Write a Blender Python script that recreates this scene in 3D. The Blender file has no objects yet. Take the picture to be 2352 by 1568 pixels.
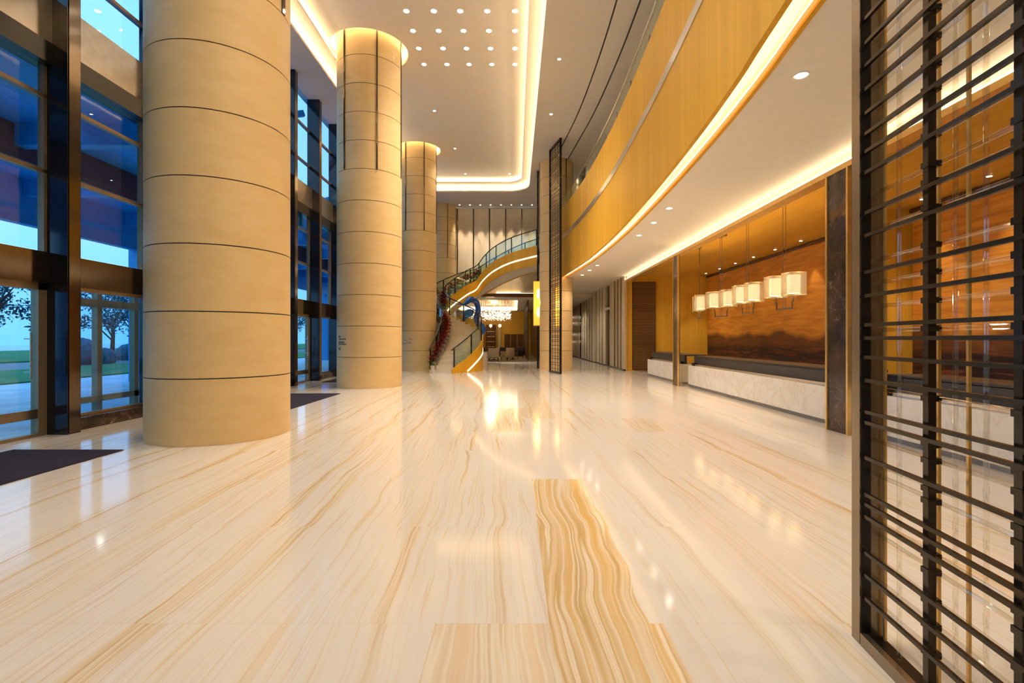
import bpy, bmesh, math, random
from mathutils import Vector, Matrix
from mathutils.geometry import tessellate_polygon
PI = math.pi
random.seed(7)
S = bpy.context.scene
COL = S.collection
# ---------------------------------------------------------------- camera, world, exposure
F = 1150.0
cd = bpy.data.cameras.new('camera'); cam = bpy.data.objects.new('camera', cd); COL.objects.link(cam)
cd.sensor_width = 36.0; cd.lens = 36.0 * F / 2352.0
cd.shift_x = -7 / 2352.0; cd.shift_y = -6 / 2352.0
cd.clip_start = 0.05; cd.clip_end = 400
cam.location = (0, 0, 1.5); cam.rotation_euler = (PI / 2, 0, 0)
S.camera = cam
S.view_settings.view_transform = 'Standard'; S.view_settings.look = 'None'
S.view_settings.gamma = 1.0; S.view_settings.use_curve_mapping = False
S.view_settings.exposure = 1.05
S.cycles.use_denoising = True
S.cycles.max_bounces = 5; S.cycles.diffuse_bounces = 3; S.cycles.glossy_bounces = 3
S.cycles.transmission_bounces = 4; S.cycles.transparent_max_bounces = 14
S.cycles.use_adaptive_sampling = True; S.cycles.adaptive_threshold = 0.12; S.cycles.adaptive_min_samples = 24
S.cycles.caustics_reflective = False; S.cycles.caustics_refractive = False
S.cycles.sample_clamp_indirect = 3.0
S.cycles.use_light_tree = False
W = bpy.data.worlds.new('dusk_sky'); S.world = W; W.use_nodes = True
wn = W.node_tree.nodes; wl = W.node_tree.links; wn.clear()
wo = wn.new('ShaderNodeOutputWorld'); wb = wn.new('ShaderNodeBackground'); wr = wn.new('ShaderNodeValToRGB')
wt = wn.new('ShaderNodeTexCoord'); wsx = wn.new('ShaderNodeSeparateXYZ')
wl.new(wt.outputs['Generated'], wsx.inputs[0]); wl.new(wsx.outputs[2], wr.inputs[0])
wl.new(wr.outputs[0], wb.inputs[0]); wl.new(wb.outputs[0], wo.inputs[0])
wr.color_ramp.elements[0].position = 0.0; wr.color_ramp.elements[0].color = (0.12, 0.33, 0.55, 1)
wr.color_ramp.elements[1].position = 0.9; wr.color_ramp.elements[1].color = (0.14, 0.36, 0.66, 1)
e = wr.color_ramp.elements.new(0.25); e.color = (0.22, 0.42, 0.60, 1)
wb.inputs[1].default_value = 1.4
WARM = (1.0, 0.89, 0.74); GLOW = (1.0, 0.78, 0.48)
P_GRID, P_SMALL, P_COVE, P_SOFFIT = 105.0, 65.0, 11.0, 55.0

# ---------------------------------------------------------------- node helpers
class NT:
    def __init__(s, name):
        s.m = bpy.data.materials.new(name); s.m.use_nodes = True
        s.n = s.m.node_tree.nodes; s.l = s.m.node_tree.links; s.n.clear()
        s.out = s.n.new('ShaderNodeOutputMaterial')
    def put(s, sock, v):
        if hasattr(v, 'is_output'): s.l.new(v, sock)
        elif isinstance(v, (tuple, list)) and len(v) == 3 and sock.type == 'RGBA': sock.default_value = (*v, 1)
        else: sock.default_value = v
    def math(s, op, a, b=0.0, clamp=False):
        n = s.n.new('ShaderNodeMath'); n.operation = op; n.use_clamp = clamp
        s.put(n.inputs[0], a); s.put(n.inputs[1], b); return n.outputs[0]
    def pos(s):
        g = s.n.new('ShaderNodeNewGeometry'); x = s.n.new('ShaderNodeSeparateXYZ'); s.l.new(g.outputs['Position'], x.inputs[0]); return x.outputs
    def obj(s):
        g = s.n.new('ShaderNodeTexCoord'); return g.outputs['Object']
    def comb(s, x, y, z):
        c = s.n.new('ShaderNodeCombineXYZ')
        for i, v in enumerate((x, y, z)): s.put(c.inputs[i], v)
        return c.outputs[0]
    def noise(s, v, scale, detail=3, rough=.5, dist=0.0, col=False):
        n = s.n.new('ShaderNodeTexNoise'); s.put(n.inputs['Vector'], v); n.inputs['Scale'].default_value = scale
        n.inputs['Detail'].default_value = detail; n.inputs['Roughness'].default_value = rough; n.inputs['Distortion'].default_value = dist
        return n.outputs['Color' if col else 'Fac']
    def white(s, v):
        n = s.n.new('ShaderNodeTexWhiteNoise'); s.put(n.inputs['Vector'], v); return n.outputs['Value']
    def ramp(s, f, stops, interp='LINEAR'):
        n = s.n.new('ShaderNodeValToRGB'); s.put(n.inputs[0], f); r = n.color_ramp; r.interpolation = interp
        while len(r.elements) < len(stops): r.elements.new(0.5)
        for el, (p, c) in zip(r.elements, stops):
            el.position = p; el.color = (*c, 1) if not isinstance(c, (int, float)) else (c, c, c, 1)
        return n.outputs[0]
    def mix(s, f, a, b):
        n = s.n.new('ShaderNodeMix'); n.data_type = 'RGBA'; s.put(n.inputs[0], f); s.put(n.inputs[6], a); s.put(n.inputs[7], b); return n.outputs[2]
    def mapping(s, v, sc):
        n = s.n.new('ShaderNodeVectorMath'); n.operation = 'MULTIPLY'; s.put(n.inputs[0], v); n.inputs[1].default_value = sc; return n.outputs[0]
    def bsdf(s, col, rough=.5, metal=0.0, spec=.5, coat=0.0, bump=None, bs=.2, emit=None, es=0):
        b = s.n.new('ShaderNodeBsdfPrincipled')
        s.put(b.inputs['Base Color'], col); s.put(b.inputs['Roughness'], rough); s.put(b.inputs['Metallic'], metal)
        b.inputs['Specular IOR Level'].default_value = spec; b.inputs['Coat Weight'].default_value = coat; b.inputs['Coat Roughness'].default_value = .05
        if bump is not None:
            u = s.n.new('ShaderNodeBump'); s.put(u.inputs['Height'], bump); u.inputs['Strength'].default_value = bs; u.inputs['Distance'].default_value = .01
            s.l.new(u.outputs[0], b.inputs['Normal'])
        if emit is not None: s.put(b.inputs['Emission Color'], emit); b.inputs['Emission Strength'].default_value = es
        s.l.new(b.outputs[0], s.out.inputs[0]); return s.m

def plain(name, col, rough=.5, metal=0.0, var=.06, scale=8, spec=.5, coat=0.0):
    t = NT(name); n = t.noise(t.obj(), scale, 3)
    d = tuple(c * (1 - var) for c in col); h = tuple(min(1, c * (1 + var)) for c in col)
    return t.bsdf(t.ramp(n, [(.3, d), (.7, h)]), rough, metal, spec, coat)
def emis(name, col, st):
    t = NT(name); e = t.n.new('ShaderNodeEmission'); t.put(e.inputs[0], col); e.inputs[1].default_value = st
    t.l.new(e.outputs[0], t.out.inputs[0]); return t.m
def glassy(name, tint=(1, 1, 1), refl=(1, 1, 1), ior=1.5, rough=0.0):
    t = NT(name); lw = t.n.new('ShaderNodeLayerWeight'); r0 = ((ior - 1) / (ior + 1)) ** 2 * 1.6
    fo = t.math('ADD', r0, t.math('MULTIPLY', t.math('POWER', lw.outputs['Facing'], 5.0), 1 - r0))
    tr = t.n.new('ShaderNodeBsdfTransparent'); gl = t.n.new('ShaderNodeBsdfGlossy'); gl.inputs['Roughness'].default_value = rough
    t.put(tr.inputs[0], tint); t.put(gl.inputs[0], refl)
    m = t.n.new('ShaderNodeMixShader'); t.l.new(fo, m.inputs[0]); t.l.new(tr.outputs[0], m.inputs[1]); t.l.new(gl.outputs[0], m.inputs[2])
    t.l.new(m.outputs[0], t.out.inputs[0]); return t.m

M = {}
# polished banded marble floor
def floor_mat():
    t = NT('marble_floor'); x, y, z = t.pos()
    ix = t.math('FLOOR', t.math('DIVIDE', t.math('ADD', x, .42), .6)); iy = t.math('FLOOR', t.math('DIVIDE', t.math('SUBTRACT', y, 2.64), 1.36))
    r = t.white(t.comb(ix, iy, 0)); r2 = t.white(t.comb(ix, iy, 5)); rc = t.white(t.comb(ix, 3, 9))
    w = t.noise(t.comb(t.math('MULTIPLY', x, .35), t.math('MULTIPLY', y, .5), 0), 1.0, 3, .5)
    u = t.math('ADD', t.math('ADD', x, t.math('MULTIPLY', w, .30)), t.math('MULTIPLY', rc, .10))
    u = t.math('ADD', u, t.math('MULTIPLY', r, .05)); u = t.math('ADD', u, t.math('MULTIPLY', y, .04))
    veins = t.noise(t.comb(t.math('MULTIPLY', u, 5.6), t.math('MULTIPLY', y, .055), t.math('MULTIPLY', r2, .22)), 1.0, 4, .6)
    fine = t.noise(t.comb(t.math('MULTIPLY', u, 40.0), t.math('MULTIPLY', y, .8), 0), 1.0, 4, .6)
    thin = t.noise(t.comb(t.math('MULTIPLY', u, 13.0), t.math('MULTIPLY', y, .12), t.math('MULTIPLY', r2, .1)), 1.0, 3, .5)
    cream = (.715, .65, .575)
    c = t.ramp(veins, [(.28, (.60, .42, .22)), (.33, (.69, .54, .36)), (.40, cream), (.57, (.73, .655, .555)), (.625, (.70, .56, .38)), (.642, (.53, .35, .16)), (.658, (.68, .53, .35)), (.73, (.71, .62, .49))])
    c = t.mix(t.ramp(fine, [(.46, 0.0), (.64, .26)]), c, (.62, .43, .24))
    pale = t.noise(t.comb(t.math('MULTIPLY', x, .5), t.math('MULTIPLY', y, .3), 7), 1.0, 2, .5)
    pk = t.math('ADD', .25, t.math('MULTIPLY', t.ramp(pale, [(.40, 0.0), (.58, 1.0)]), .75))
    pk = t.math('MAXIMUM', pk, t.math('MULTIPLY', t.math('SUBTRACT', -.6, x), .9, True))
    c = t.mix(pk, cream, c)
    l = t.ramp(thin, [(.48, 0.0), (.50, .55), (.52, 0.0)])
    c = t.mix(t.math('MULTIPLY', l, pk), c, (.62, .42, .20))
    # golden slabs
    w2 = t.noise(t.comb(t.math('MULTIPLY', x, .8), t.math('MULTIPLY', y, .65), 4), 1.0, 3, .45)
    u2 = t.math('ADD', x, t.math('MULTIPLY', w2, .34)); u2 = t.math('ADD', u2, t.math('MULTIPLY', y, -.02))
    b = t.noise(t.comb(t.math('MULTIPLY', u2, 7.5), t.math('MULTIPLY', y, .12), 0), 1.0, 2.5, .55)
    b2 = t.noise(t.comb(t.math('MULTIPLY', u2, 42.0), t.math('MULTIPLY', y, .5), 2), 1.0, 2, .5)
    g = t.ramp(b, [(.30, (.48, .31, .10)), (.38, (.68, .44, .17)), (.42, (.78, .68, .53)), (.445, (.56, .35, .12)), (.50, (.71, .52, .30)), (.54, (.76, .66, .50)), (.57, (.68, .45, .19)), (.66, (.66, .40, .11)), (.72, (.74, .62, .43))])
    g = t.mix(t.ramp(b2, [(.5, 0.0), (.7, .35)]), g, (.9, .74, .48))
    def box(x0, x1, y0, y1, s):
        a = t.math('MULTIPLY', t.math('GREATER_THAN', x, x0), t.math('LESS_THAN', x, x1))
        q = t.math('MULTIPLY', t.math('GREATER_THAN', y, y0), t.math('LESS_THAN', y, y1))
        return t.math('MULTIPLY', t.math('MULTIPLY', a, q), s)
    edge = t.math('LESS_THAN', t.math('ADD', x, t.math('MULTIPLY', w2, .25)), .86)
    k = t.math('MULTIPLY', box(.18, .78, 2.64, 5.36, .95), edge)
    for bb in ((.18, .78, -5, 2.64, .9), (-.42, .18, -5, 2.64, .5), (-.42, .18, 8.08, 10.8, .75), (.18, .78, 9.44, 14.9, .5), (-1.02, -.42, 12.2, 16.2, .55), (1.98, 2.58, 8.08, 9.44, .4), (-3.42, -2.22, 14.9, 17.6, .4)):
        k = t.math('MAXIMUM', k, box(*bb))
    k = t.math('MAXIMUM', k, 0.0)
    c = t.mix(k, c, g)
    # seams
    fx = t.math('ABSOLUTE', t.math('SUBTRACT', t.math('FRACT', t.math('DIVIDE', t.math('ADD', x, .42), .6)), .5))
    fy = t.math('ABSOLUTE', t.math('SUBTRACT', t.math('FRACT', t.math('DIVIDE', t.math('SUBTRACT', y, 2.64), 1.36)), .5))
    s1 = t.math('GREATER_THAN', fx, .4975); s2 = t.math('GREATER_THAN', fy, .4985)
    sm = t.math('MULTIPLY', t.math('MAXIMUM', t.math('MULTIPLY', s1, .35), s2), .35)
    c = t.mix(sm, c, (.52, .42, .30))
    return t.bsdf(c, .09, 0, .28)
M['floor'] = floor_mat()
def stone(name, base, alt, sc=1.0, rough=.45, line=.25):
    t = NT(name); x, y, z = t.pos()
    a = t.noise(t.comb(t.math('MULTIPLY', x, 2 * sc), t.math('MULTIPLY', y, 2 * sc), t.math('MULTIPLY', z, 6 * sc)), 1.0, 5, .6)
    b = t.noise(t.comb(x, y, t.math('MULTIPLY', z, 60)), 1.5, 3, .6)
    c = t.ramp(a, [(.3, alt), (.6, base)]); c = t.mix(t.math('MULTIPLY', b, line), c, alt)
    return t.bsdf(c, rough, 0, .4)
M['limestone'] = stone('beige_limestone', (.78, .56, .27), (.73, .50, .22), line=.4)
M['joint'] = plain('dark_joint', (.03, .025, .02), .6)
def black_marble():
    t = NT('black_marble'); p = t.obj()
    n = t.noise(p, 2.2, 8, .65, .8); a = t.noise(p, 1.3, 5, .6, 1.5)
    v = t.ramp(t.math('ABSOLUTE', t.math('SUBTRACT', a, .53)), [(0.0, .55), (.005, 0.0)])
    c = t.ramp(n, [(.35, (.022, .014, .010)), (.6, (.075, .045, .028)), (.75, (.14, .085, .05))])
    c = t.mix(v, c, (.42, .32, .22)); return t.bsdf(c, .12, 0, .5)
M['bmarble'] = black_marble()
def white_marble():
    t = NT('white_marble'); p = t.obj()
    a = t.noise(p, 1.6, 6, .6, .8); v = t.ramp(t.math('ABSOLUTE', t.math('SUBTRACT', a, .5)), [(0.0, .35), (.03, 0.0)])
    c = t.ramp(t.noise(p, 3, 4), [(.3, (.80, .74, .64)), (.7, (.88, .83, .75))]); c = t.mix(v, c, (.62, .50, .36))
    return t.bsdf(c, .25, 0, .5)
M['wmarble'] = white_marble()
def veneer(name, lo, hi, axis=2, rough=.42, coat=.15, sc=1.0):
    t = NT(name); x, y, z = t.pos(); s = [16 * sc] * 3; s[axis] = .5
    a = t.noise(t.mapping(t.comb(x, y, z), tuple(s)), 1.0, 5, .6)
    b = t.noise(t.mapping(t.comb(x, y, z), tuple(q * .15 for q in s)), 1.0, 2, .5)
    c = t.ramp(t.math('ADD', t.math('MULTIPLY', a, .5), t.math('MULTIPLY', b, .5)), [(.35, lo), (.65, hi)])
    return t.bsdf(c, rough, 0, .22, coat)
M['veneer'] = veneer('honey_veneer', (.63, .31, .012), (.77, .41, .025), coat=.0)
M['veneer_h'] = veneer('honey_veneer_ceiling', (.66, .34, .04), (.80, .45, .07), 1, .35, .1)
M['gold_wall'] = veneer('amber_wall_veneer', (.74, .39, .035), (.88, .50, .06), 2, .4, .1)
M['gold'] = plain('brushed_brass', (.85, .55, .18), .3, .7)
M['plaster'] = plain('cream_plaster', (.84, .76, .64), .8, 0, .02)
M['fabric'] = veneer('beige_wall_panel', (.74, .58, .36), (.84, .68, .45), 2, .6, 0, .6)
M['corr'] = veneer('pale_travertine_panel', (.60, .50, .33), (.74, .63, .44), 2, .4, 0, .5)
M['black'] = plain('black_bronze', (.022, .018, .015), .22, .4)
M['blackm'] = plain('gloss_black_glass', (.010, .012, .018), .07, 0, .05, 8, .6)
M['bronze'] = plain('mirror_bronze', (.16, .12, .085), .12, .9)
M['darkbar'] = plain('dark_bronze_bar', (.055, .042, .028), .22, .7)
M['frame'] = plain('brown_bronze_frame', (.30, .24, .17), .25, .85)
M['strip'] = plain('dark_mirror_strip', (.10, .08, .06), .06, .9)
M['chrome'] = plain('brushed_steel', (.62, .58, .54), .22, .9, .1, 30)
M['nickel'] = plain('aged_nickel', (.32, .25, .17), .3, .9)
M['panel'] = plain('pale_metal_panel', (.42, .36, .30), .16, .6)
M['transom'] = plain('bronze_transom', (.35, .25, .15), .35, .5)
M['mat'] = NT('entrance_carpet_fibre'); _t = M['mat']; M['mat'] = _t.bsdf(_t.ramp(_t.noise(_t.obj(), 130, 2), [(.3, (.012, .010, .016)), (.7, (.05, .042, .06))]), .95, 0, .1)
M['glass'] = glassy('window_glass', (.80, .92, 1.0), (1, 1, 1), 1.35)
M['rail_glass'] = glassy('railing_glass', (.86, .93, .86), (1, 1, 1), 1.45)
M['acrylic'] = glassy('clear_acrylic', (.97, .95, .90), (1, 1, 1), 1.75, .02)
M['led'] = emis('cove_led', GLOW, P_COVE)
M['led_s'] = emis('soffit_led', (1.0, .76, .46), 8)
M['led_h'] = emis('header_led', (1.0, .78, .50), 3.4)
M['led_r'] = emis('column_ring_led', (1.0, .76, .44), 5.5)
M['led_t'] = emis('stringer_led', (1.0, .74, .42), 3.5)
M['lamp'] = emis('downlight_lens', (1.0, .92, .78), 14)
M['white'] = plain('white_trim', (.85, .82, .76), .5, 0, .02)
M['grey'] = plain('grey_stone_plinth', (.34, .31, .28), .3)
M['desk'] = plain('dark_desk_panel', (.035, .030, .028), .4)
M['louver'] = veneer('walnut_louver', (.26, .12, .04), (.38, .19, .07), 0, .4, .1)
M['steps'] = stone('cream_stair_stone', (.76, .64, .48), (.66, .53, .38), .5, .25)
M['red'] = plain('red_bract', (.42, .02, .02), .6, 0, .3, 20)
M['green'] = plain('dark_leaf', (.03, .10, .02), .6, 0, .3, 20)
M['pot'] = plain('cream_pot', (.65, .55, .42), .5)
M['blue'] = plain('cobalt_enamel', (.006, .09, .48), .12, .2, .3, 3, .5, .8)
M['cyan'] = plain('turquoise_glaze', (.03, .30, .62), .1, 0, .3, 5, .5, .8)
M['crystal'] = NT('lit_crystal'); _t = M['crystal']; M['crystal'] = _t.bsdf((.9, .88, .82), .1, 0, .5, 0, None, 0, (1, .90, .72), .8)
M['shade'] = NT('linen_shade'); _t = M['shade']; M['shade'] = _t.bsdf((.95, .85, .62), .8, 0, .2, 0, None, 0, (1.0, .76, .44), .45)
def sheer():
    t = NT('sheer_outer_shade'); tr = t.n.new('ShaderNodeBsdfTransparent'); tl = t.n.new('ShaderNodeBsdfTranslucent'); tl.inputs[0].default_value = (.95, .85, .65, 1)
    m = t.n.new('ShaderNodeMixShader'); m.inputs[0].default_value = .30; t.l.new(tr.outputs[0], m.inputs[1]); t.l.new(tl.outputs[0], m.inputs[2]); t.l.new(m.outputs[0], t.out.inputs[0]); return t.m
M['shade_o'] = sheer()
M['lantern'] = NT('amber_lantern_skin'); _t = M['lantern']; M['lantern'] = _t.bsdf((.9, .55, .12), .6, 0, .2, 0, None, 0, (1.0, .40, .025), .55)
M['bulb'] = emis('warm_bulb', (1.0, .78, .36), 1.3)
M['chair'] = plain('sand_upholstery', (.62, .48, .30), .8)
M['chaird'] = plain('dark_upholstery', (.05, .035, .03), .7)
M['wood'] = veneer('dark_walnut', (.07, .03, .012), (.13, .06, .025), 2, .4, .2)
M['rug'] = plain('lounge_rug', (.28, .20, .11), .95, 0, .25, 2)
M['pave'] = plain('pale_paving', (.60, .68, .74), .5, 0, .2, 1.5)
M['lawn'] = plain('lawn_grass', (.03, .20, .05), .9, 0, .3, 6)
M['road'] = plain('asphalt', (.12, .15, .18), .5, 0, .15, 3)
M['foliage'] = plain('tree_foliage', (.03, .13, .17), .9, 0, .4, 4)
M['bark'] = plain('tree_bark', (.04, .035, .03), .9)
M['canopy'] = plain('canopy_panel', (.03, .34, .72), .4, 0)
M['redpanel'] = plain('rust_panel', (.16, .05, .05), .5)
M['ink'] = plain('black_lettering', (.02, .016, .012), .5)
def painting():
    t = NT('landscape_mural'); x, y, z = t.pos()
    r = t.math('ADD', 1.30, t.math('MULTIPLY', t.noise(t.comb(0, t.math('MULTIPLY', y, .55), 0), 1.0, 3, .45), .95))
    m = t.math('MULTIPLY', t.math('SUBTRACT', r, z), 5.0, True)
    n = t.noise(t.comb(0, t.math('MULTIPLY', y, .8), t.math('MULTIPLY', z, 9)), 1.0, 6, .65, .6)
    sky = t.ramp(n, [(.3, (.50, .17, .02)), (.55, (.74, .29, .035)), (.75, (.82, .38, .06))])
    mt = t.ramp(n, [(.3, (.10, .035, .012)), (.7, (.22, .075, .02))])
    c = t.mix(m, sky, mt)
    band = t.math('MULTIPLY', t.math('SUBTRACT', 1.32, z), 6.0, True)
    c = t.mix(band, c, t.ramp(n, [(.36, (.015, .008, .008)), (.5, (.03, .014, .01)), (.62, (.20, .05, .02)), (.7, (.05, .02, .01))]))
    return t.bsdf(c, .45, 0, .3)
M['mural'] = painting()

# ---------------------------------------------------------------- mesh helpers
class MB:
    def __init__(s): s.b = bmesh.new()
    def box(s, x0, x1, y0, y1, z0, z1, rz=0.0, c=None):
        v = [s.b.verts.new((x, y, z)) for z in (z0, z1) for (x, y) in ((x0, y0), (x1, y0), (x1, y1), (x0, y1))]
        for f in ((3, 2, 1, 0), (4, 5, 6, 7), (0, 1, 5, 4), (1, 2, 6, 5), (2, 3, 7, 6), (3, 0, 4, 7)): s.b.faces.new([v[i] for i in f])
        if rz:
            cc = Vector(c or ((x0 + x1) / 2, (y0 + y1) / 2, 0))
            bmesh.ops.rotate(s.b, verts=v, cent=cc, matrix=Matrix.Rotation(rz, 3, 'Z'))
        return s
    def bar(s, p, q, w, h):
        p = Vector(p); q = Vector(q); d = (q - p).normalized(); up = Vector((0, 0, 1))
        if abs(d.z) > .9: up = Vector((1, 0, 0))
        a = d.cross(up).normalized() * w / 2; b = a.cross(d).normalized() * h / 2
        v = [s.b.verts.new(c + i * a + j * b) for c in (p, q) for (i, j) in ((-1, -1), (1, -1), (1, 1), (-1, 1))]
        for f in ((3, 2, 1, 0), (4, 5, 6, 7), (0, 1, 5, 4), (1, 2, 6, 5), (2, 3, 7, 6), (3, 0, 4, 7)): s.b.faces.new([v[i] for i in f])
        return s
    def cyl(s, x, y, z0, z1, r, n=32, r2=None, caps=True):
        r2 = r if r2 is None else r2
        a = [s.b.verts.new((x + r * math.cos(2 * PI * i / n), y + r * math.sin(2 * PI * i / n), z0)) for i in range(n)]
        b = [s.b.verts.new((x + r2 * math.cos(2 * PI * i / n), y + r2 * math.sin(2 * PI * i / n), z1)) for i in range(n)]
        for i in range(n): s.b.faces.new((a[i], a[(i + 1) % n], b[(i + 1) % n], b[i]))
        if caps: s.b.faces.new(a[::-1]); s.b.faces.new(b)
        return s
    def tube(s, pts, rad, n=10, caps=True):
        pts = [Vector(p) for p in pts]; rads = rad if isinstance(rad, (list, tuple)) else [rad] * len(pts)
        rings = []; prev = None
        for i, p in enumerate(pts):
            d = (pts[min(i + 1, len(pts) - 1)] - pts[max(i - 1, 0)]).normalized()
            if prev is None: up = Vector((0, 0, 1)) if abs(d.z) < .9 else Vector((0, 1, 0)); a = d.cross(up).normalized()
            else: a = (prev - d * prev.dot(d)).normalized()
            prev = a; b = d.cross(a)
            rings.append([s.b.verts.new(p + rads[i] * (a * math.cos(2 * PI * k / n) + b * math.sin(2 * PI * k / n))) for k in range(n)])
        for A, B in zip(rings, rings[1:]):
            for k in range(n): s.b.faces.new((A[k], A[(k + 1) % n], B[(k + 1) % n], B[k]))
        if caps: s.b.faces.new(rings[0][::-1]); s.b.faces.new(rings[-1])
        return s
    def slab(s, outer, holes, z0, z1):
        """flat slab from plan polygon with holes"""
        loops = [outer] + holes
        tri = tessellate_polygon([[Vector((p[0], p[1], 0)) for p in L] for L in loops])
        flat = [p for L in loops for p in L]
        lo = [s.b.verts.new((p[0], p[1], z0)) for p in flat]; hi = [s.b.verts.new((p[0], p[1], z1)) for p in flat]
        for t in tri:
            try: s.b.faces.new([lo[i] for i in t]); s.b.faces.new([hi[i] for i in t][::-1])
            except ValueError: pass
        k = 0
        for L in loops:
            n = len(L)
            for i in range(n):
                try: s.b.faces.new((lo[k + i], lo[k + (i + 1) % n], hi[k + (i + 1) % n], hi[k + i]))
                except ValueError: pass
            k += n
        return s
    def ribbon(s, P, lo, hi, th, side=1):
        """vertical wall along plan path P (x,y), bottoms lo[], tops hi[], thickness th to the side"""
        n = len(P); offs = []
        for i in range(n):
            a = Vector(P[max(i - 1, 0)][:2]); b = Vector(P[min(i + 1, n - 1)][:2]); d = (b - a).normalized()
            offs.append(Vector((d.y, -d.x)) * th * side)
        V = []
        for i in range(n):
            x, y = P[i][0], P[i][1]; o = offs[i]
            V.append([s.b.verts.new(c) for c in ((x, y, lo[i]), (x + o.x, y + o.y, lo[i]), (x + o.x, y + o.y, hi[i]), (x, y, hi[i]))])
        for A, B in zip(V, V[1:]):
            for k in range(4): s.b.faces.new((A[k], A[(k + 1) % 4], B[(k + 1) % 4], B[k]))
        s.b.faces.new(V[0]); s.b.faces.new(V[-1][::-1])
        return s
    def ball(s, c, r, sub=2, sc=(1, 1, 1)):
        bmesh.ops.create_icosphere(s.b, subdivisions=sub, radius=r, matrix=Matrix.Translation(c) @ Matrix.Diagonal((*sc, 1)))
        return s
    def build(s, name, mat, parent=None, bevel=0, smooth=True, ang=35):
        bmesh.ops.recalc_face_normals(s.b, faces=s.b.faces)
        me = bpy.data.meshes.new(name); s.b.to_mesh(me); s.b.free(); me.materials.append(M[mat] if isinstance(mat, str) else mat)
        if smooth:
            for p in me.polygons: p.use_smooth = True
            me.set_sharp_from_angle(angle=math.radians(ang))
        o = bpy.data.objects.new(name, me); COL.objects.link(o)
        if parent is not None:
            o.parent = parent; o.matrix_parent_inverse = parent.matrix_basis.inverted()
        if bevel:
            m = o.modifiers.new('bevel', 'BEVEL'); m.width = bevel; m.segments = 2; m.limit_method = 'ANGLE'
        return o
def tag(o, label, cat, group=None, kind=None):
    o['label'] = label; o['category'] = cat
    if group: o['group'] = group
    if kind: o['kind'] = kind
    return o
def thing(name, loc, label, cat, group=None, kind=None):
    o = bpy.data.objects.new(name, None); o.location = loc; COL.objects.link(o); o.empty_display_size = .1
    return tag(o, label, cat, group, kind)
def struct(o, label=None, cat='structure'):
    o['kind'] = 'structure'
    if label: o['label'] = label; o['category'] = cat
    return o
def copy_tree(o, loc=None, parent=None):
    c = o.copy(); COL.objects.link(c)
    if parent is not None: c.parent = parent
    if loc is not None: c.location = loc
    for ch in o.children: copy_tree(ch, None, c)
    return c
def rrect(x0, x1, y0, y1, r, n=10):
    out = []
    for (cx, cy, a0) in ((x1 - r, y0 + r, -PI / 2), (x1 - r, y1 - r, 0), (x0 + r, y1 - r, PI / 2), (x0 + r, y0 + r, PI)):
        for i in range(n + 1):
            a = a0 + PI / 2 * i / n; out.append((cx + r * math.cos(a), cy + r * math.sin(a)))
    return out
def circ(x, y, r, n=64): return [(x + r * math.cos(2 * PI * i / n), y + r * math.sin(2 * PI * i / n)) for i in range(n)]
def cr(P, n):
    """catmull-rom resample"""
    out = []; m = len(P) - 1
    for j in range(n + 1):
        t = j / n * m; i = min(int(t), m - 1); f = t - i
        p0 = P[max(i - 1, 0)]; p1 = P[i]; p2 = P[i + 1]; p3 = P[min(i + 2, m)]
        out.append(tuple(.5 * (2 * b + (c - a) * f + (2 * a - 5 * b + 4 * c - d) * f * f + (3 * b - a - 3 * c + d) * f ** 3) for a, b, c, d in zip(p0, p1, p2, p3)))
    return out
def light(kind, name, loc, energy, color, parent=None, **kw):
    d = bpy.data.lights.new(name, kind); d.energy = energy; d.color = color
    for k, v in kw.items(): setattr(d, k, v)
    o = bpy.data.objects.new(name, d); COL.objects.link(o); o.location = loc
    if parent is not None: o.parent = parent; o.matrix_parent_inverse = parent.matrix_basis.inverted()
    return o

# ---------------------------------------------------------------- the shell
struct(MB().box(-7.4, 9.3, -6, 52, -.1, 0).build('floor', 'floor'))
ZC, ZM = 10.05, 10.70
colx = [(-4.66, 7.944, 1.0), (-4.64, 16.0, 1.0), (-4.72, 24.4, .88), (-4.70, 32.5 - .15, .87), (2.0, 24.4, .80)]
A = (-6.1, .8, 1.0, 29.1); B = (-5.75, .37, 1.35, 28.65)
def grow(R, d): return (R[0] - d, R[1] + d, R[2] - d, R[3] + d)
rect = lambda x0, x1, y0, y1: [(x0, y0), (x1, y0), (x1, y1), (x0, y1)]
ceil = MB().slab(rect(-7.6, 9.3, -6, 32.5), [rrect(*A, 1.2)], ZC, ZC + .07)
Ag = grow(A, .30); Bg = grow(B, .30)
ceil.slab(rrect(*grow(Ag, .04), 1.5), [rrect(*Ag, 1.46)], ZC + .07, ZC + .37)
ceil.slab(rrect(*grow(Ag, .04), 1.5), [rrect(*B, .85)], ZC + .37, ZC + .44)
ceil.slab(rrect(*grow(Bg, .04), 1.2), [rrect(*Bg, 1.16)], ZC + .44, ZM)
ceil.slab(rrect(*grow(Bg, .04), 1.2), [circ(x, y, r + .2) for x, y, r in colx[:3]], ZM, ZM + .08)
for x, y, r in colx[:3]:
    ceil.slab(circ(x, y, r + .24), [circ(x, y, r + .20)], ZM + .08, ZM + .26); ceil.slab(circ(x, y, r + .24), [], ZM + .26, ZM + .30)
struct(ceil.build('ceiling', 'plaster', smooth=False))
def ringstrip(name, R, r, d0, d1, z0, z1, mat, lab):
    return tag(MB().slab(rrect(*grow(R, d1), r + d1), [rrect(*grow(R, d0), r + d0)], z0, z1).build(name, mat, smooth=False), lab, 'light', 'cove lights around the recessed ceiling')
ringstrip('cove_light', A, 1.2, .16, .22, ZC + .08, ZC + .11, 'led', 'glowing light strip hidden in the outer step of the recessed lobby ceiling')
ringstrip('cove_light', B, .85, .16, .22, ZC + .45, ZC + .48, 'led', 'glowing light strip hidden in the inner step of the recessed lobby ceiling')
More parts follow.
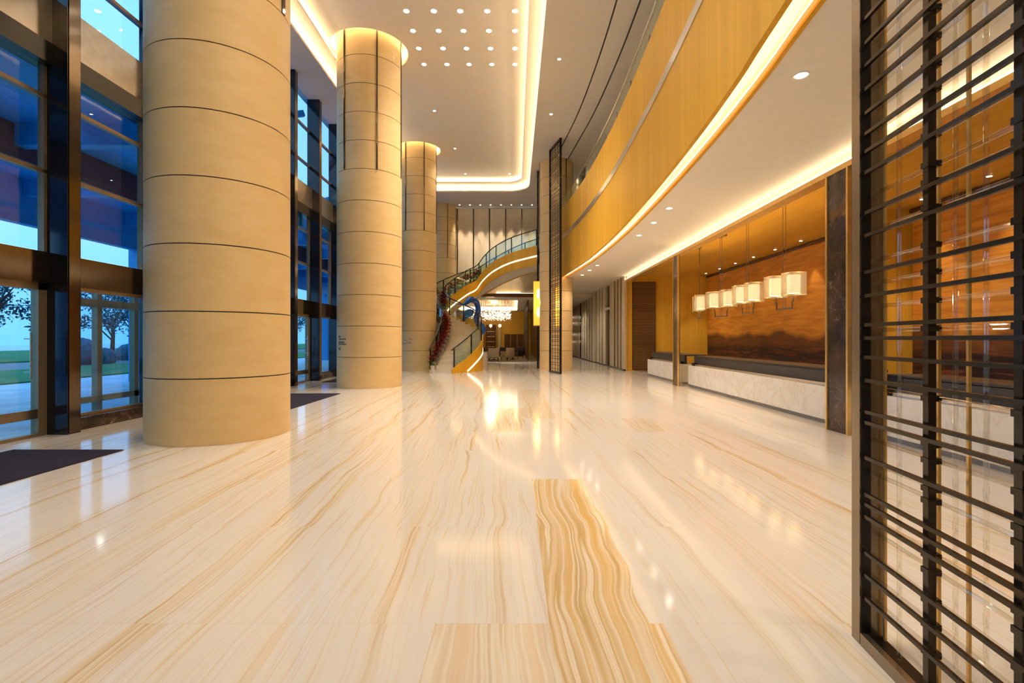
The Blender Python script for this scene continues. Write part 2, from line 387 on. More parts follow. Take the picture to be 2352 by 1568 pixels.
for (x, y, r), w in zip(colx[:3], ('nearest wide column at the left', 'second column from the camera', 'third column beside the staircase foot')):
    tag(MB().slab(circ(x, y, r + .19), [circ(x, y, r + .13)], ZM + .19, ZM + .22).build('ring_light', 'led_r', smooth=False), 'glowing ring slot in the ceiling around the ' + w, 'light', 'ring lights around the column tops')

# facade -----------------------------------------------------------------
FX = -7.0; GX = -7.38
fy = [-4, -2, 0, 2, 4, 6, 7.95, 10, 12, 14, 16.0, 18.0, 20.05, 22.1, 24.1, 26.1, 28.1, 30.1, 32.2]
for i, y in enumerate(fy):
    m = MB().box(-7.42, FX, y - .12, y + .12, 0, ZC)
    o = m.build('trim_%d' % (i + 1), 'blackm', smooth=False); struct(o)
    MB().box(FX, FX + .012, y - .10, y + .10, .02, ZC - .01).build('bronze_face', 'bronze', o, smooth=False)
for i in range(len(fy) - 1):
    y0, y1 = fy[i] + .12, fy[i + 1] - .12
    w = bpy.data.objects.new('window_%d' % (i + 1), None); COL.objects.link(w); w['kind'] = 'structure'
    # panes
    dr = (i == 5 or i in (1, 10, 12))
    g = MB()
    for z0, z1 in ((2.88, 4.08), (4.14, 5.25), (5.31, 5.72), (6.88, 7.63), (7.69, 8.87), (8.93, ZC)): g.box(GX - .006, GX + .006, y0, y1, z0, z1)
    g.build('glass', 'glass', w, smooth=False)
    t = MB()
    for z in (4.11, 5.28, 7.66, 8.90): t.box(GX - .04, GX + .06, y0, y1, z - .03, z + .03)
    t.box(GX - .04, GX + .06, y0, y0 + .05, 2.85, 5.75); t.box(GX - .04, GX + .06, y1 - .05, y1, 2.85, 5.75)
    t.build('transom', 'transom', w, smooth=False)
    MB().box(GX - .12, GX + .14, y0, y1, 6.08, 6.85).build('spandrel_panel', 'panel', w, smooth=False)
    MB().box(GX - .12, GX + .20, y0, y1, 5.75, 6.08).build('header_beam', 'black', w, smooth=False)
    MB().box(GX - .12, GX + .10, y0, y1, 2.36, 2.85).build('door_header', 'bronze', w, smooth=False)
    if not dr:
        MB().box(GX - .10, GX + .24, y0, y1, 0, .2).build('plinth', 'bmarble', w, smooth=False)
        MB().box(GX - .006, GX + .006, y0, y1, .2, 2.36).build('lower_glass', 'glass', w, smooth=False)
        MB().box(GX - .03, GX + .03, y0, y1, .2, .24).box(GX - .03, GX + .03, y0, y1, 2.30, 2.36).build('lower_frame', 'transom', w, smooth=False)
nd = 0
for i in (5, 10, 12):
    nd += 1
    y0, y1 = fy[i] + .12, fy[i + 1] - .12
    d = bpy.data.objects.new('door_%d' % nd, None); COL.objects.link(d); d['kind'] = 'structure'
    MB().box(GX - .06, GX + .06, y0, y0 + .1, 0, 2.36).box(GX - .06, GX + .06, y1 - .14, y1, 0, 2.36).box(GX - .06, GX + .06, y0, y1, 2.26, 2.36).box(GX - .05, GX + .05, y0, y1, .0, .05).build('frame', 'transom', d, smooth=False)
    MB().box(GX - .05, GX + .05, y0 + .1, y1 - .14, .28, .42).build('kick_rail', 'frame', d, smooth=False)
    MB().box(GX - .006, GX + .006, y0 + .1, y1 - .14, .05, 2.26).build('glass', 'glass', d, smooth=False)
    MB().tube([(GX + .10, y1 - .3, .9), (GX + .10, y1 - .3, 1.6)], .015).bar((GX, y1 - .3, 1.0), (GX + .1, y1 - .3, 1.0), .02, .02).bar((GX, y1 - .3, 1.5), (GX + .1, y1 - .3, 1.5), .02, .02).build('door_handle', 'chrome', d)
# outer vestibule with glazed doors beyond the second bay
vb = thing('entrance_vestibule', (-8.6, 10.5, 0), 'glazed entrance vestibule with bronze posts outside the window behind the widest column', 'vestibule')
for y in (9.2, 10.3, 11.3, 12.4): MB().box(-8.66, -8.54, y - .06, y + .06, 0, 2.5).build('post', 'transom', vb, smooth=False)
MB().box(-8.7, -8.5, 9.1, 12.5, 2.15, 2.3).build('head_rail', 'transom', vb, smooth=False)
MB().box(-8.66, -8.54, 9.2, 12.4, .22, .34).build('kick_rail', 'transom', vb, smooth=False)
MB().box(-8.605, -8.595, 9.2, 12.4, .0, 2.5).build('glass', 'glass', vb, smooth=False)
MB().box(-8.8, -7.6, 9.0, 12.6, 2.5, 2.6).build('roof', 'canopy', vb, smooth=False)
for y in (9.9, 11.1):
    dl = tag(MB().cyl(-8.2, y, 2.48, 2.5, .05, 16).build('vestibule_downlight', 'lamp'), 'tiny white downlight under the vestibule roof outside' + (', nearer the camera' if y < 10 else ', farther one'), 'light', 'vestibule downlights')

# exterior ---------------------------------------------------------------
struct(MB().box(-120, -7.4, -30, 160, -.25, -.03).build('ground', 'pave', smooth=False))
struct(MB().box(-24, -17, -20, 150, -.03, .02).build('lawn', 'lawn', smooth=False)); 
struct(MB().box(-31, -24, -20, 150, -.03, .01).build('road', 'road', smooth=False))
struct(MB().box(-60, -31, -20, 160, -.03, .10).build('far_lawn', 'lawn', smooth=False))
cn = thing('entrance_canopy', (-10, 12, 5), 'deep blue porch canopy with beams outside the tall windows', 'canopy')
cm = MB(); 
for x0, x1 in ((-7.5, -8.9), (-9.4, -11.2), (-11.9, -13.6)): cm.box(x1, x0, -2, 40, 5.9, 6.3)
cm.build('deck', 'canopy', cn, smooth=False)
MB().box(-13.8, -13.55, -2, 40, 4.68, 6.5).build('fascia', 'canopy', cn, smooth=False)
MB().box(-10.4, -10.2, -2, 40, 5.2, 6.3).build('girder', 'redpanel', cn, smooth=False)
for k in range(11): MB().box(-13.6, -7.5, 3 + 3.6 * k, 3.25 + 3.6 * k, 5.45, 5.9).build('beam', 'canopy', cn, smooth=False)
for k in range(4): MB().bar((-13.6, 4 + 9 * k, 6.4), (-7.6, 9 + 9 * k, 9.6), .16, .2).build('brace', 'canopy', cn, smooth=False)
for k in range(3): MB().box(-13.9, -13.5, 0 + 18 * k, .45 + 18 * k, -.03, 4.7).build('post', 'canopy', cn, smooth=False)
def tree(x, y, h, r, lab, seed):
    rd = random.Random(seed); t = thing('tree', (x, y, 0), lab, 'tree', 'trees beyond the driveway')
    tm = MB().tube([(x, y, 0), (x + .1, y, h * .35), (x - .1, y + .1, h * .6)], [.16, .12, .07], 8)
    for k in range(7):
        a = rd.uniform(0, 2 * PI); tm.tube([(x, y, h * rd.uniform(.25, .5)), (x + r * .6 * math.cos(a), y + r * .6 * math.sin(a), h * rd.uniform(.55, .85))], [.06, .02], 5)
    tm.build('trunk', 'bark', t)
    f = MB(); b = f.b
    for c in range(34):
        a = rd.uniform(0, 2 * PI); q = r * math.sqrt(rd.random()); cx, cy, cz = x + q * math.cos(a), y + q * math.sin(a), h * rd.uniform(.38, .98)
        for k in range(80):
            p = Vector((cx + rd.gauss(0, .28), cy + rd.gauss(0, .28), cz + rd.gauss(0, .22))); u = Vector((rd.gauss(0, 1), rd.gauss(0, 1), rd.gauss(0, 1))).normalized() * .10
            v = u.cross(Vector((rd.random(), rd.random(), rd.random()))).normalized() * .06
            b.faces.new([b.verts.new(p + u), b.verts.new(p + v), b.verts.new(p - u), b.verts.new(p - v)])
    f.build('foliage', 'foliage', t, smooth=False)
for i, (x, y, h, r, lab) in enumerate((
    (-27, 25.5, 5.8, 2.2, 'blue-lit leafy tree seen through the leftmost glass door'),
    (-37, 33.5, 7.0, 2.6, 'thin dark tree behind the tree at the leftmost door'),
    (-31, 38.5, 5.5, 2.8, 'low round tree seen left of the widest column'),
    (-35, 46, 6.4, 3.0, 'dense tree seen just left of the widest column'),
    (-30, 66, 7.0, 3.2, 'distant tree seen through the narrow windows behind the first column'),
    (-31, 78, 7.5, 3.4, 'farthest tree seen through the narrow windows near the second column'))):
    tree(x, y, h, r, lab, i + 3)
# shrubs on the lawn edge
for i, (x, y) in enumerate(((-26, 30), (-27, 36), (-26, 42))):
    rd = random.Random(40 + i); f = MB()
    for k in range(9): f.ball((x + rd.uniform(-1.2, 1.2), y + rd.uniform(-1.2, 1.2), rd.uniform(.3, .9)), rd.uniform(.5, .8), 2)
    tag(f.build('shrub', 'foliage'), ('rounded dark shrub outside, nearest of the three by the road', 'rounded dark shrub outside, middle one by the road', 'rounded dark shrub outside, farthest of the three by the road')[i], 'shrub', 'shrubs by the road')

# other walls ------------------------------------------------------------
struct(MB().box(-7.6, 9.4, -6.2, -6, 0, ZC).build('wall_rear', 'limestone', smooth=False))
struct(MB().box(9.1, 9.3, -6, 32.5, 4.5, ZC).box(9.1, 9.3, -6, 24, 0, 4.5).build('wall_right', 'gold_wall', smooth=False))
YB = 32.3
bw = struct(MB().box(-7.6, 9.3, YB + .1, YB + .3, 4.2, ZC).box(-7.6, -4.2, YB + .1, YB + .3, 0, 4.2).build('wall_far', 'fabric', smooth=False))
for k in range(10):
    x = -6.2 + 1.04 * k + .39
    MB().box(x - .03, x + .03, YB + .06, YB + .1, 5.7, ZC - .15).build('wall_strip', 'strip', bw, smooth=False)
MB().box(-4.2, 1.6, YB - .02, YB + .12, 4.2, 4.42).build('wall_beam', 'wood', bw, smooth=False)
tag(MB().box(-1.2, 1.5, YB - .03, YB + .0, 4.44, 4.50).build('wall_cove_light', 'led_t', smooth=False), 'thin glowing line on the beam beneath the upper staircase', 'light')
MB().box(-4.0, 1.6, YB - .02, YB + .1, ZC - .12, ZC).build('wall_cornice', 'white', bw, smooth=False)

# ---------------------------------------------------------------- mezzanine
E = [(-4, 1.75), (0, 2.2), (4.36, 2.64), (5.58, 2.78), (7.15, 2.90), (9.7, 3.02), (13.2, 3.09), (16.2, 3.04), (19.05, 2.90), (22, 2.62), (25.4, 2.26)]
Es = cr(E, 60)
def Ex(y):
    for a, b in zip(Es, Es[1:]):
        if a[0] <= y <= b[0]: return a[1] + (b[1] - a[1]) * (y - a[0]) / (b[0] - a[0])
    return Es[-1][1]
ep = [(x, y) for y, x in Es]; fp = [(x - .34, y) for y, x in Es]
ZS = 4.45
sof = ep + [(1.35, 26.6), (1.35, 30), (.3, 32.4), (5.27, 32.4), (5.27, -4)]
ceil2 = MB().slab(sof, [], ZS, ZS + .06)
top = [(x - .30, y) for x, y in ep] + [(1.35, 26.6), (1.35, 30), (.3, 32.4), (9.1, 32.4), (9.1, -4)]
ceil2.slab(top, [], 6.0, 6.3)
ceil2.ribbon([(x + .20, y) for x, y in ep], [ZS + .06] * 61, [6.0] * 61, .03, 1)
ceil2.slab([(x - .28, y) for x, y in ep] + [(x + .2, y) for x, y in ep[::-1]], [], ZS + .42, ZS + .46)
struct(ceil2.build('ceiling_mezzanine', 'plaster', smooth=False))
struct(MB().slab([(x, y) for x, y in ep] + [(x + .05, y) for x, y in ep[::-1]], [], ZS - .03, ZS).build('trim_30', 'veneer', smooth=False))
cl = tag(MB().ribbon([(x + .03, y) for x, y in ep], [ZS + .07] * 61, [ZS + .12] * 61, .05, 1).build('balcony_cove_light', 'led_s', smooth=False), 'long curved glowing light strip tucked under the balcony edge', 'light')
fz = thing('balcony_parapet', (2.5, 12, 4.4), 'curved honey wood veneer balcony parapet sweeping overhead on the right', 'balcony')
MB().ribbon(fp, [4.36] * 61, [6.06] * 61, .06, 1).build('lower_panel', 'veneer', fz)
MB().ribbon(fp, [6.24] * 61, [7.48] * 61, .06, 1).build('upper_panel', 'veneer', fz)
MB().ribbon([(x - .012, y) for x, y in fp], [6.06] * 61, [6.24] * 61, .06, 1).build('metal_band', 'chrome', fz)
gp = [(x + .04, y) for x, y in fp]
MB().ribbon(gp, [7.48] * 61, [7.98] * 61, .015, 1).build('glass_panel', 'rail_glass', fz)
MB().tube([(x, y, 8.0) for x, y in gp], .02, 8).build('handrail', 'chrome', fz)
for k in range(4, 60, 3): MB().box(gp[k][0] - .012, gp[k][0] + .03, gp[k][1] - .02, gp[k][1] + .02, 7.4, 7.7).build('glass_clamp', 'chrome', fz)
for q, dx in ((34, -.2), (35, .4)):
    struct(MB().slab([(x + dx, y) for x, y in fp[4:58]] + [(x + dx + .04, y) for x, y in fp[4:58][::-1]], [], ZC - .012, ZC + .01).build('trim_%d' % q, 'joint', smooth=False))
# reception header and its light
struct(MB().box(5.17, 5.42, -4, 23.8, 4.18, 4.27).build('trim_31', 'gold', smooth=False))
struct(MB().box(5.27, 5.30, -4, 23.8, 4.27, 6.0).build('trim_32', 'white', smooth=False))
struct(MB().box(5.30, 5.42, -4, 23.8, 4.27, 4.47).build('trim_33', 'veneer_h', smooth=False))
tag(MB().box(5.19, 5.26, -4, 23.7, 4.272, 4.30).build('header_cove_light', 'led_h', smooth=False), 'long straight glowing light strip above the reception opening', 'light')
struct(MB().box(5.42, 9.1, -6, 23.8, 4.46, 4.52).build('ceiling_reception', 'veneer_h', smooth=False))
# alcove end wall, partition
aw = struct(MB().box(5.25, 9.1, 23.6, 23.8, 0, 4.46).build('wall_alcove', 'gold_wall', smooth=False))
lv = MB()
for k in range(64): lv.box(5.55, 6.60, 23.46, 23.56, .10 + .0635 * k, .130 + .0635 * k)
lv.build('louver_slats', 'louver', aw, smooth=False)
MB().box(5.52, 6.63, 23.56, 23.6, .05, 4.18).build('louver_back', 'wood', aw, smooth=False)
MB().box(5.22, 5.27, 23.50, 23.6, 0, 4.3).build('edge_trim', 'gold', aw, smooth=False)
struct(MB().box(7.9, 9.1, 11.45, 12.2, 0, 4.46).build('wall_partition', 'gold_wall', smooth=False))
for k, (a, b, lab) in enumerate(((12.25, 23.55, 'amber landscape mural with dark misty hills behind the long reception counter'), (-2, 11.4, 'amber landscape mural with dark hills seen through the metal lattice screen'))):
    tag(MB().box(9.05, 9.095, a, b, 0, 4.42).build('landscape_mural', 'mural', smooth=False), lab, 'mural', 'murals behind the reception')
    MBt = MB().box(8.98, 9.06, a, b, 4.36, 4.44).build('trim_%d' % (40 + k), 'wood', smooth=False); struct(MBt)
# corridor wall
cw = struct(MB().box(5.14, 5.27, 23.6, 27.2, .06, ZS).box(5.10, 5.27, 28.2, 31.2, .06, ZS).box(5.0, 5.2, 31.35, 44, .06, ZS).build('wall_corridor', 'corr', smooth=False))
MB().box(5.12, 5.30, 23.6, 44, 0, .06).box(5.12, 5.3, 31.2, 31.35, 0, ZS).box(4.95, 5.2, 37.9, 38.2, 0, ZS).build('dark_reveal', 'black', cw, smooth=False)
for y in (24.2, 24.9, 25.7, 29.2, 30.1, 32.5, 33.6, 34.8, 36): MB().box(5.08 if y < 27 else (5.06 if y < 31.2 else 4.97), 5.16, y - .015, y + .015, .06, ZS).build('panel_groove', 'nickel', cw, smooth=False)
MB().box(5.2, 5.3, 27.2, 28.2, 0, ZS).build('door_recess', 'blackm', cw, smooth=False)
MB().box(5.05, 5.15, 27.2, 28.2, 3.1, 3.22).build('door_head', 'white', cw, smooth=False)
struct(MB().box(1.6, 5.3, 32.5, 52, 4.2, 4.3).build('ceiling_corridor', 'plaster', smooth=False))
struct(MB().box(1.6, 1.75, 34, 50, 0, 4.2).build('wall_lounge_side', 'wood', smooth=False))
struct(MB().box(1.75, 5.3, 44, 44.2, 0, 4.2).build('wall_corridor_end', 'wood', smooth=False))
bx = thing('wine_shelf', (3.9, 43.8, 0), 'dark shelving with glowing ledges at the far end of the corridor', 'shelf')
MB().box(2.0, 5.2, 43.6, 44, 0, .9).build('cabinet', 'wood', bx, smooth=False)
for z in (1.3, 1.9, 2.9, 3.4):
    MB().box(2.0, 5.2, 43.7, 44, z, z + .05).build('shelf', 'wood', bx, smooth=False); MB().box(2.1, 5.1, 43.9, 43.98, z - .04, z).build('shelf_light', 'led_t', bx, smooth=False)

# ---------------------------------------------------------------- columns
def column(i, x, y, r, ztop, lab, upper_from=5, strips=True):
    c = thing('column', (x, y, 0), lab, 'column', 'stone clad round columns')
    MB().cyl(x, y, 0, ztop, r - .012, 96).build('core', 'joint', c)
    zs = [0, .94]
    while zs[-1] < 6.5: zs.append(zs[-1] + .945)
    while zs[-1] + .857 < ztop - .2: zs.append(zs[-1] + .857)
    if ztop - zs[-1] > .1: zs.append(ztop)
    else: zs[-1] = ztop
    for a, b in zip(zs, zs[1:]):
        MB().cyl(x, y, a + (.008 if a else .002), b - .008, r, 128).build('cladding_ring', 'limestone', c)
    if strips:
        for k in range(6):
            a = math.radians(-90 + 27.5 + 60 * k + (1.2 * i)); d = Vector((math.cos(a), math.sin(a), 0)); t = Vector((-d.y, d.x, 0))
            p = Vector((x, y, 0)) + d * (r + .002)
            MB().bar(p + Vector((0, 0, 6.62)), p + Vector((0, 0, ztop - .01)), .09, .03).build('metal_strip', 'strip', c, smooth=False)
    return c
column(0, *colx[0], ZM + .25, 'massive beige stone column, nearest and widest, at the left')
column(1, *colx[1], ZM + .25, 'beige stone column with small black lettering, second from the camera')
column(2, *colx[2], ZM + .25, 'beige stone column standing beside the foot of the staircase')
column(3, *colx[3], ZC, 'far beige stone column partly hidden behind the staircase')
column(4, *colx[4], ZC, 'right-hand beige stone column behind the tall dark lattice screen')
# small dark lettering on two columns (too small to read in the photograph)
def lettering(cx, cy, r, rows, name, lab, mat='ink'):
    rd = random.Random(11); root = thing(name, (cx, cy - r, rows[0][2]), lab, 'lettering', 'directional lettering on the columns')
    for (u0, u1, v0, v1, n) in rows:     # u angle along the surface (m), v height
        m = MB(); w = (u1 - u0) / n
        for k in range(n):
            for q in range(3):
                a = math.radians(-90) + (u0 + w * (k + .1)) / r; b = math.radians(-90) + (u0 + w * (k + .85)) / r
                z0 = v0 + (v1 - v0) * (q / 3 + rd.uniform(0, .06)); z1 = z0 + (v1 - v0) * .2
                if rd.random() < .3: b = (a + b) / 2
                P = [m.b.verts.new((cx + (r + d) * math.cos(t), cy + (r + d) * math.sin(t), z)) for d in (.001, .006) for (t, z) in ((a, z0), (b, z0), (b, z1), (a, z1))]
                for f in ((3, 2, 1, 0), (4, 5, 6, 7), (0, 1, 5, 4), (1, 2, 6, 5), (2, 3, 7, 6), (3, 0, 4, 7)): m.b.faces.new([P[j] for j in f])
        m.build('text_line', mat, root, smooth=False)
# u measured from the -Y point of the column
lettering(*colx[1], [(-.90, -.82, 1.56, 1.60, 2), (-.86, -.72, 1.54, 1.60, 3), (-.86, -.47, 1.47, 1.515, 11), (-.86, -.53, 1.37, 1.43, 7), (-.86, -.45, 1.32, 1.355, 12), (-.92, -.89, 1.17, 1.23, 1), (-.86, -.73, 1.16, 1.24, 2)], 'column_lettering', 'rows of small black lettering on the second column')
lettering(*colx[2], [(-.62, -.38, 1.40, 1.46, 7), (-.30, -.1, 1.44, 1.53, 3), (-.68, -.42, 1.25, 1.31, 8), (-.40, -.12, 1.28, 1.38, 4)], 'column_lettering', 'faint brown lettering on the column beside the staircase', 'nickel')

# ---------------------------------------------------------------- downlights
def downlight(x, y, z, r, power, lab, grp, spot=1.9, name='ceiling_downlight', blend=.8):
    d = thing(name, (x, y, z), lab, 'light', grp)
    MB().cyl(x, y, z - .012, z, r, 20).build('lens', 'lamp', d)
    MB().slab(circ(x, y, r * 1.35, 20), [circ(x, y, r, 20)], z - .008, z).build('bezel', 'white', d)
    if power: light('SPOT', 'lamp_glow', (x, y, z - .05), power, WARM, d, spot_size=spot, spot_blend=blend, shadow_soft_size=r)
    return d
gx = [-3.05, -2.28, -1.54, -.78, 0.0]; gy = [14.05, 14.95, 15.86, 16.78]
rn = ('nearest', 'second', 'third', 'farthest'); cnm = ('leftmost', 'second from left', 'middle', 'second from right', 'rightmost')
for j, y in enumerate(gy):
    for i, x in enumerate(gx):
        downlight(x, y, ZM, .075, P_GRID * (.3 if i == 0 else 1.1), 'round ceiling downlight in the grid of twenty, %s row, %s' % (rn[j], cnm[i]), 'grid of twenty downlights', 1.7)
for j, y in enumerate((3.2, 5.0, 7.4)):  # unseen lamps added overhead to light the near part of the lobby
    for i, x in enumerate((-3.05, -1.54, 0.0)):
        downlight(x, y, ZM, .075, P_GRID * 1.7, 'added unseen ceiling downlight high above the camera, %s row, %s' % (rn[j], ('left', 'middle', 'right')[i]), 'added fill downlights above the camera', 1.7)
for x, y, lab in ((-2.6, 11.3, 'added unseen downlight ahead of the grid of twenty, brightening the second column'), (-2.9, 24.2, 'small downlight in the recessed ceiling right of the third column'), (-2.77, 27.9, 'small downlight above the staircase, left of two'), (-.3, 27.9, 'small downlight above the staircase, right of two'), (-3.25, 20.2, 'small downlight in the recessed ceiling close to the second column')):  # the first is an added, unseen lamp that brightens the second column
    downlight(x, y, ZM, .05, P_SMALL * 1.6, lab, 'small recessed ceiling downlights')
for x, y, lab in ((1.35, 15.3, 'small downlight in the flat ceiling strip, nearer of two'), (1.37, 19.05, 'small downlight in the flat ceiling strip, farther of two'), (1.3, 9.5, 'small downlight in the flat ceiling strip overhead'), (1.3, 12.4, 'small downlight in the flat ceiling strip close before the nearer of two'), (-6.6, 12, 'small downlight between the columns and the windows'),):
    downlight(x, y, ZC, .05, P_SMALL * 1.6, lab, 'small flat ceiling downlights')
for k in range(9):
    downlight(-4.2 + .66 * k, 31.95, ZC, .04, 420, 'wall washer downlight, number %s from the left in the row above the tall panelled wall' % ('one', 'two', 'three', 'four', 'five', 'six', 'seven', 'eight', 'nine')[k], 'wall washers on the far wall', .62, 'wall_washer', .6)
sofl = ((3.2, 5.6, 'large, close to the lattice screen'), (3.48, 11.3, 'nearest of the middle three'), (3.52, 12.7, 'second of the middle three'), (3.53, 14.25, 'third of the middle three'), (3.3, 20.07, 'first of the far three'), (3.2, 21.5, 'second of the far three'), (3.1, 23.07, 'last of the far three'))
for x, y, lab in sofl: downlight(x, y, ZS, .06, P_SOFFIT, 'round downlight in the balcony underside, ' + lab, 'balcony underside downlights', 2.3)
downlight(4.1, 1.0, ZS, .06, P_SOFFIT, 'round downlight in the balcony underside above the camera', 'balcony underside downlights', 2.3)
downlight(3.4, 36, 4.2, .06, 150, 'added downlight brightening the corridor', 'balcony underside downlights', 2.5)  # extra lamp added to lift the dark corridor
downlight(3.2, 29.5, ZS, .06, 150, 'round downlight in the ceiling before the corridor', 'balcony underside downlights', 2.3)
yy = 22.6; k = 0
while yy > 5:
    if not 11.3 < yy < 12.4:
        d = downlight(8.62, yy, 4.46, .04, 60, 'small spotlight washing the mural, %.0f paces along' % 1, 'spotlights along the murals', 1.0, 'mural_spotlight', .5)
        d['label'] = 'small spotlight above the mural, %s from the far end' % ('first', 'second', 'third', 'fourth', 'fifth', 'sixth', 'seventh', 'eighth', 'ninth', 'tenth', 'eleventh', 'twelfth')[k]; k += 1
    yy -= 1.5
for x, y, lab in ((6.9, 21.5, 'far end of the reception'), (7.2, 10.2, 'near bay of the reception, behind the lattice'), (7.2, 6.5, 'reception bay closest to the camera')):
    downlight(x, y, 4.46, .04, 60, 'small downlight in the wood ceiling at the ' + lab, 'wood ceiling downlights', 2.2)
for x, y, lab in ((5, 12, 'near'), (5, 20, 'far'), (7, 27, 'end')): downlight(x, y, ZC, .05, 160, 'added downlight brightening the upper floor, %s one' % lab, 'added upper floor downlights', 2.3)  # lamps added to brighten the dark mezzanine interior

# ---------------------------------------------------------------- entrance mats
for (x0, x1, y0, y1, lab) in ((-6.75, -5.27, 2.6, 6.74, 'dark entrance mat in the lower left corner before the widest column'), (-6.75, -4.78, 9.6, 13.7, 'dark entrance mat between the first and second columns'), (-6.7, -4.9, 17.3, 20.6, 'dark entrance mat behind the second column')):
    tag(MB().box(x0, x1, y0, y1, 0.0, .012).build('entrance_mat', 'mat', smooth=False), lab, 'mat', 'dark entrance mats')

# ---------------------------------------------------------------- reception
def counter(y0, y1, lab, kx0=5.45):
    c = thing('reception_counter', (kx0, (y0 + y1) / 2, 0), lab, 'counter', 'white marble reception counters')
    MB().box(kx0, kx0 + .55, y0, y1, .08, .665).build('marble_front', 'wmarble', c, bevel=.006, smooth=False)
    MB().box(kx0 + .06, kx0 + .5, y0 + .02, y1 - .02, 0, .08).build('plinth', 'grey', c, smooth=False)
    MB().box(kx0 + .08, kx0 + .16, y0 + .25, y1 - .25, .665, .72).build('steel_rim', 'chrome', c, smooth=False)
    MB().box(kx0 + .16, kx0 + .24, y0 + .1, y1 - .1, .665, .94).box(kx0 + .16, kx0 + .9, y0 + .1, y1 - .1, .93, .97).build('raised_ledge', 'desk', c, smooth=False)
    for yy in (y0 + .15, y1 - .35): MB().box(kx0 + .06, kx0 + .16, yy, yy + .2, .665, .75).build('end_block', 'black', c, smooth=False)
    return c
counter(8.42, 15.78, 'long white marble reception counter with dark raised ledge under the pendant lamps')
counter(16.48, 20.6, 'short white marble reception counter beyond the slim dark pillar')
counter(2.6, 7.70, 'white marble reception counter seen through the metal lattice screen')
for y0, y1, x1, lab in ((7.77, 8.33, 5.62, 'wide brown-black marble pillar with brass edges beside the lattice screen'), (15.9, 16.4, 5.25, 'slim dark marble pillar between the two reception counters')):
    p = thing('marble_pillar', (5.3, (y0 + y1) / 2, 0), lab, 'pillar', 'dark marble pillars at the reception')
    MB().box(5.18, x1, y0 + .04, y1 - .04, 0, 4.18).build('shaft', 'bmarble', p, smooth=False)
    MB().box(5.16, 5.22, y0, y0 + .04, 0, 4.18).build('brass_edge', 'gold', p, smooth=False)
    MB().box(5.16, 5.22, y1 - .04, y1, 0, 4.18).build('brass_edge', 'gold', p, smooth=False)
def pendant(x, y, rz, lab):
    p = thing('pendant_lamp', (0, 0, 0), lab, 'lamp', 'twin shade pendant lamps over the counter')
    MB().box(-.05, .05, -.22, .22, 4.42, 4.46).build('canopy_plate', 'nickel', p)
    for s in (-1, 1):
        MB().tube([(0, s * .05, 4.42), (0, s * .05, 2.16)], .006, 6).build('rod', 'nickel', p)
    MB().box(-.012, .012, -.28, .28, 2.13, 2.16).build('crossbar', 'nickel', p)
    for s in (-1, 1):
        MB().box(-.012, .012, s * .28 - .012, s * .28 + .012, 2.13, 2.30).box(-.012, .012, min(s * .28, s * .31), max(s * .28, s * .31), 2.28, 2.30).box(-.012, .012, s * .31 - .012, s * .31 + .012, 2.28, 2.42).build('arm', 'nickel', p)
        sh = MB().cyl(0, s * .33, 2.45, 2.83, .125, 32, caps=False).build('inner_shade', 'shade', p)
        o = MB()
        for (a, b, c, d) in ((-.17, .17, -.17, -.167), (-.17, .17, .167, .17), (-.17, -.167, -.17, .17), (.167, .17, -.17, .17)): o.box(a, b, s * .33 + c, s * .33 + d, 2.40, 2.88)
        o.build('outer_shade', 'shade_o', p, smooth=False)
        light('POINT', 'lamp_glow', (0, s * .33, 2.64), 20, (1, .72, .36), p, shadow_soft_size=.1)
    p.location = (x, y, 0); p.rotation_euler = (0, 0, rz)
    return p
p0 = pendant(5.78, 10.75, .06, 'twin square-shade pendant lamp nearest the wide marble pillar')
for (y, x, rz, lab) in ((12.6, 5.85, .02, 'second twin square-shade pendant lamp from the wide marble pillar'), (14.4, 5.92, .22, 'third twin square-shade pendant lamp from the wide marble pillar'), (16.1, 5.93, -.25, 'farthest twin square-shade pendant lamp, near the slim pillar')):
    c = copy_tree(p0, (x, y, 0)); c.rotation_euler = (0, 0, rz); c['label'] = lab

# ---------------------------------------------------------------- near lattice screen
def scr_pt(Y, off=0.0):
    return Vector((1.40 + .119 * Y + off, Y, 0))
sc = thing('lattice_screen', tuple(scr_pt(2.5)), 'tall bronze lattice screen of dark bars and clear rods at the right edge', 'screen')
Yf, Yn, HT = 2.53, .55, 4.40
def seg(Y0, Y1, o0, o1, z0, z1, name, mat):
    a, b = scr_pt(Y0, o0), scr_pt(Y1, o0); m = MB(); w = o1 - o0
    v = [m.b.verts.new((p.x + q, p.y - .119 * q, z)) for z in (z0, z1) for (p, q) in ((a, 0), (b, 0), (b, w), (a, w))]
    for f in ((3, 2, 1, 0), (4, 5, 6, 7), (0, 1, 5, 4), (1, 2, 6, 5), (2, 3, 7, 6), (3, 0, 4, 7)): m.b.faces.new([v[i] for i in f])
    return m.build(name, mat, sc, smooth=False)
DP = .11
seg(Yf, Yf - .07, 0, DP, 0, HT, 'end_post', 'frame')
seg(Yf - .075, Yn, 0, .03, 0, .06, 'bottom_rail', 'frame'); seg(Yf - .075, Yn, .03, DP, 0, .04, 'bottom_channel', 'black')
seg(Yf - .075, Yn, 0, DP, HT - .06, HT, 'top_rail', 'frame'); seg(Yn, Yn - .07, 0, DP, 0, HT, 'end_post', 'frame')
seg(Yf - .071, Yf - .078, .008, .048, .06, HT - .06, 'inner_post', 'black')
def rod(a, b, r, name, mat):
    return MB().tube([a, b], r, 10).build(name, mat, sc)
K = 2.053 / 1150
dark = [33, 98, 163, 219, 268, 325, 435, 497, 597, 661, 740, 776, 828, 891, 977, 1006, 1102, 1202, 1229, 1263, 1362, 1423, 1486]
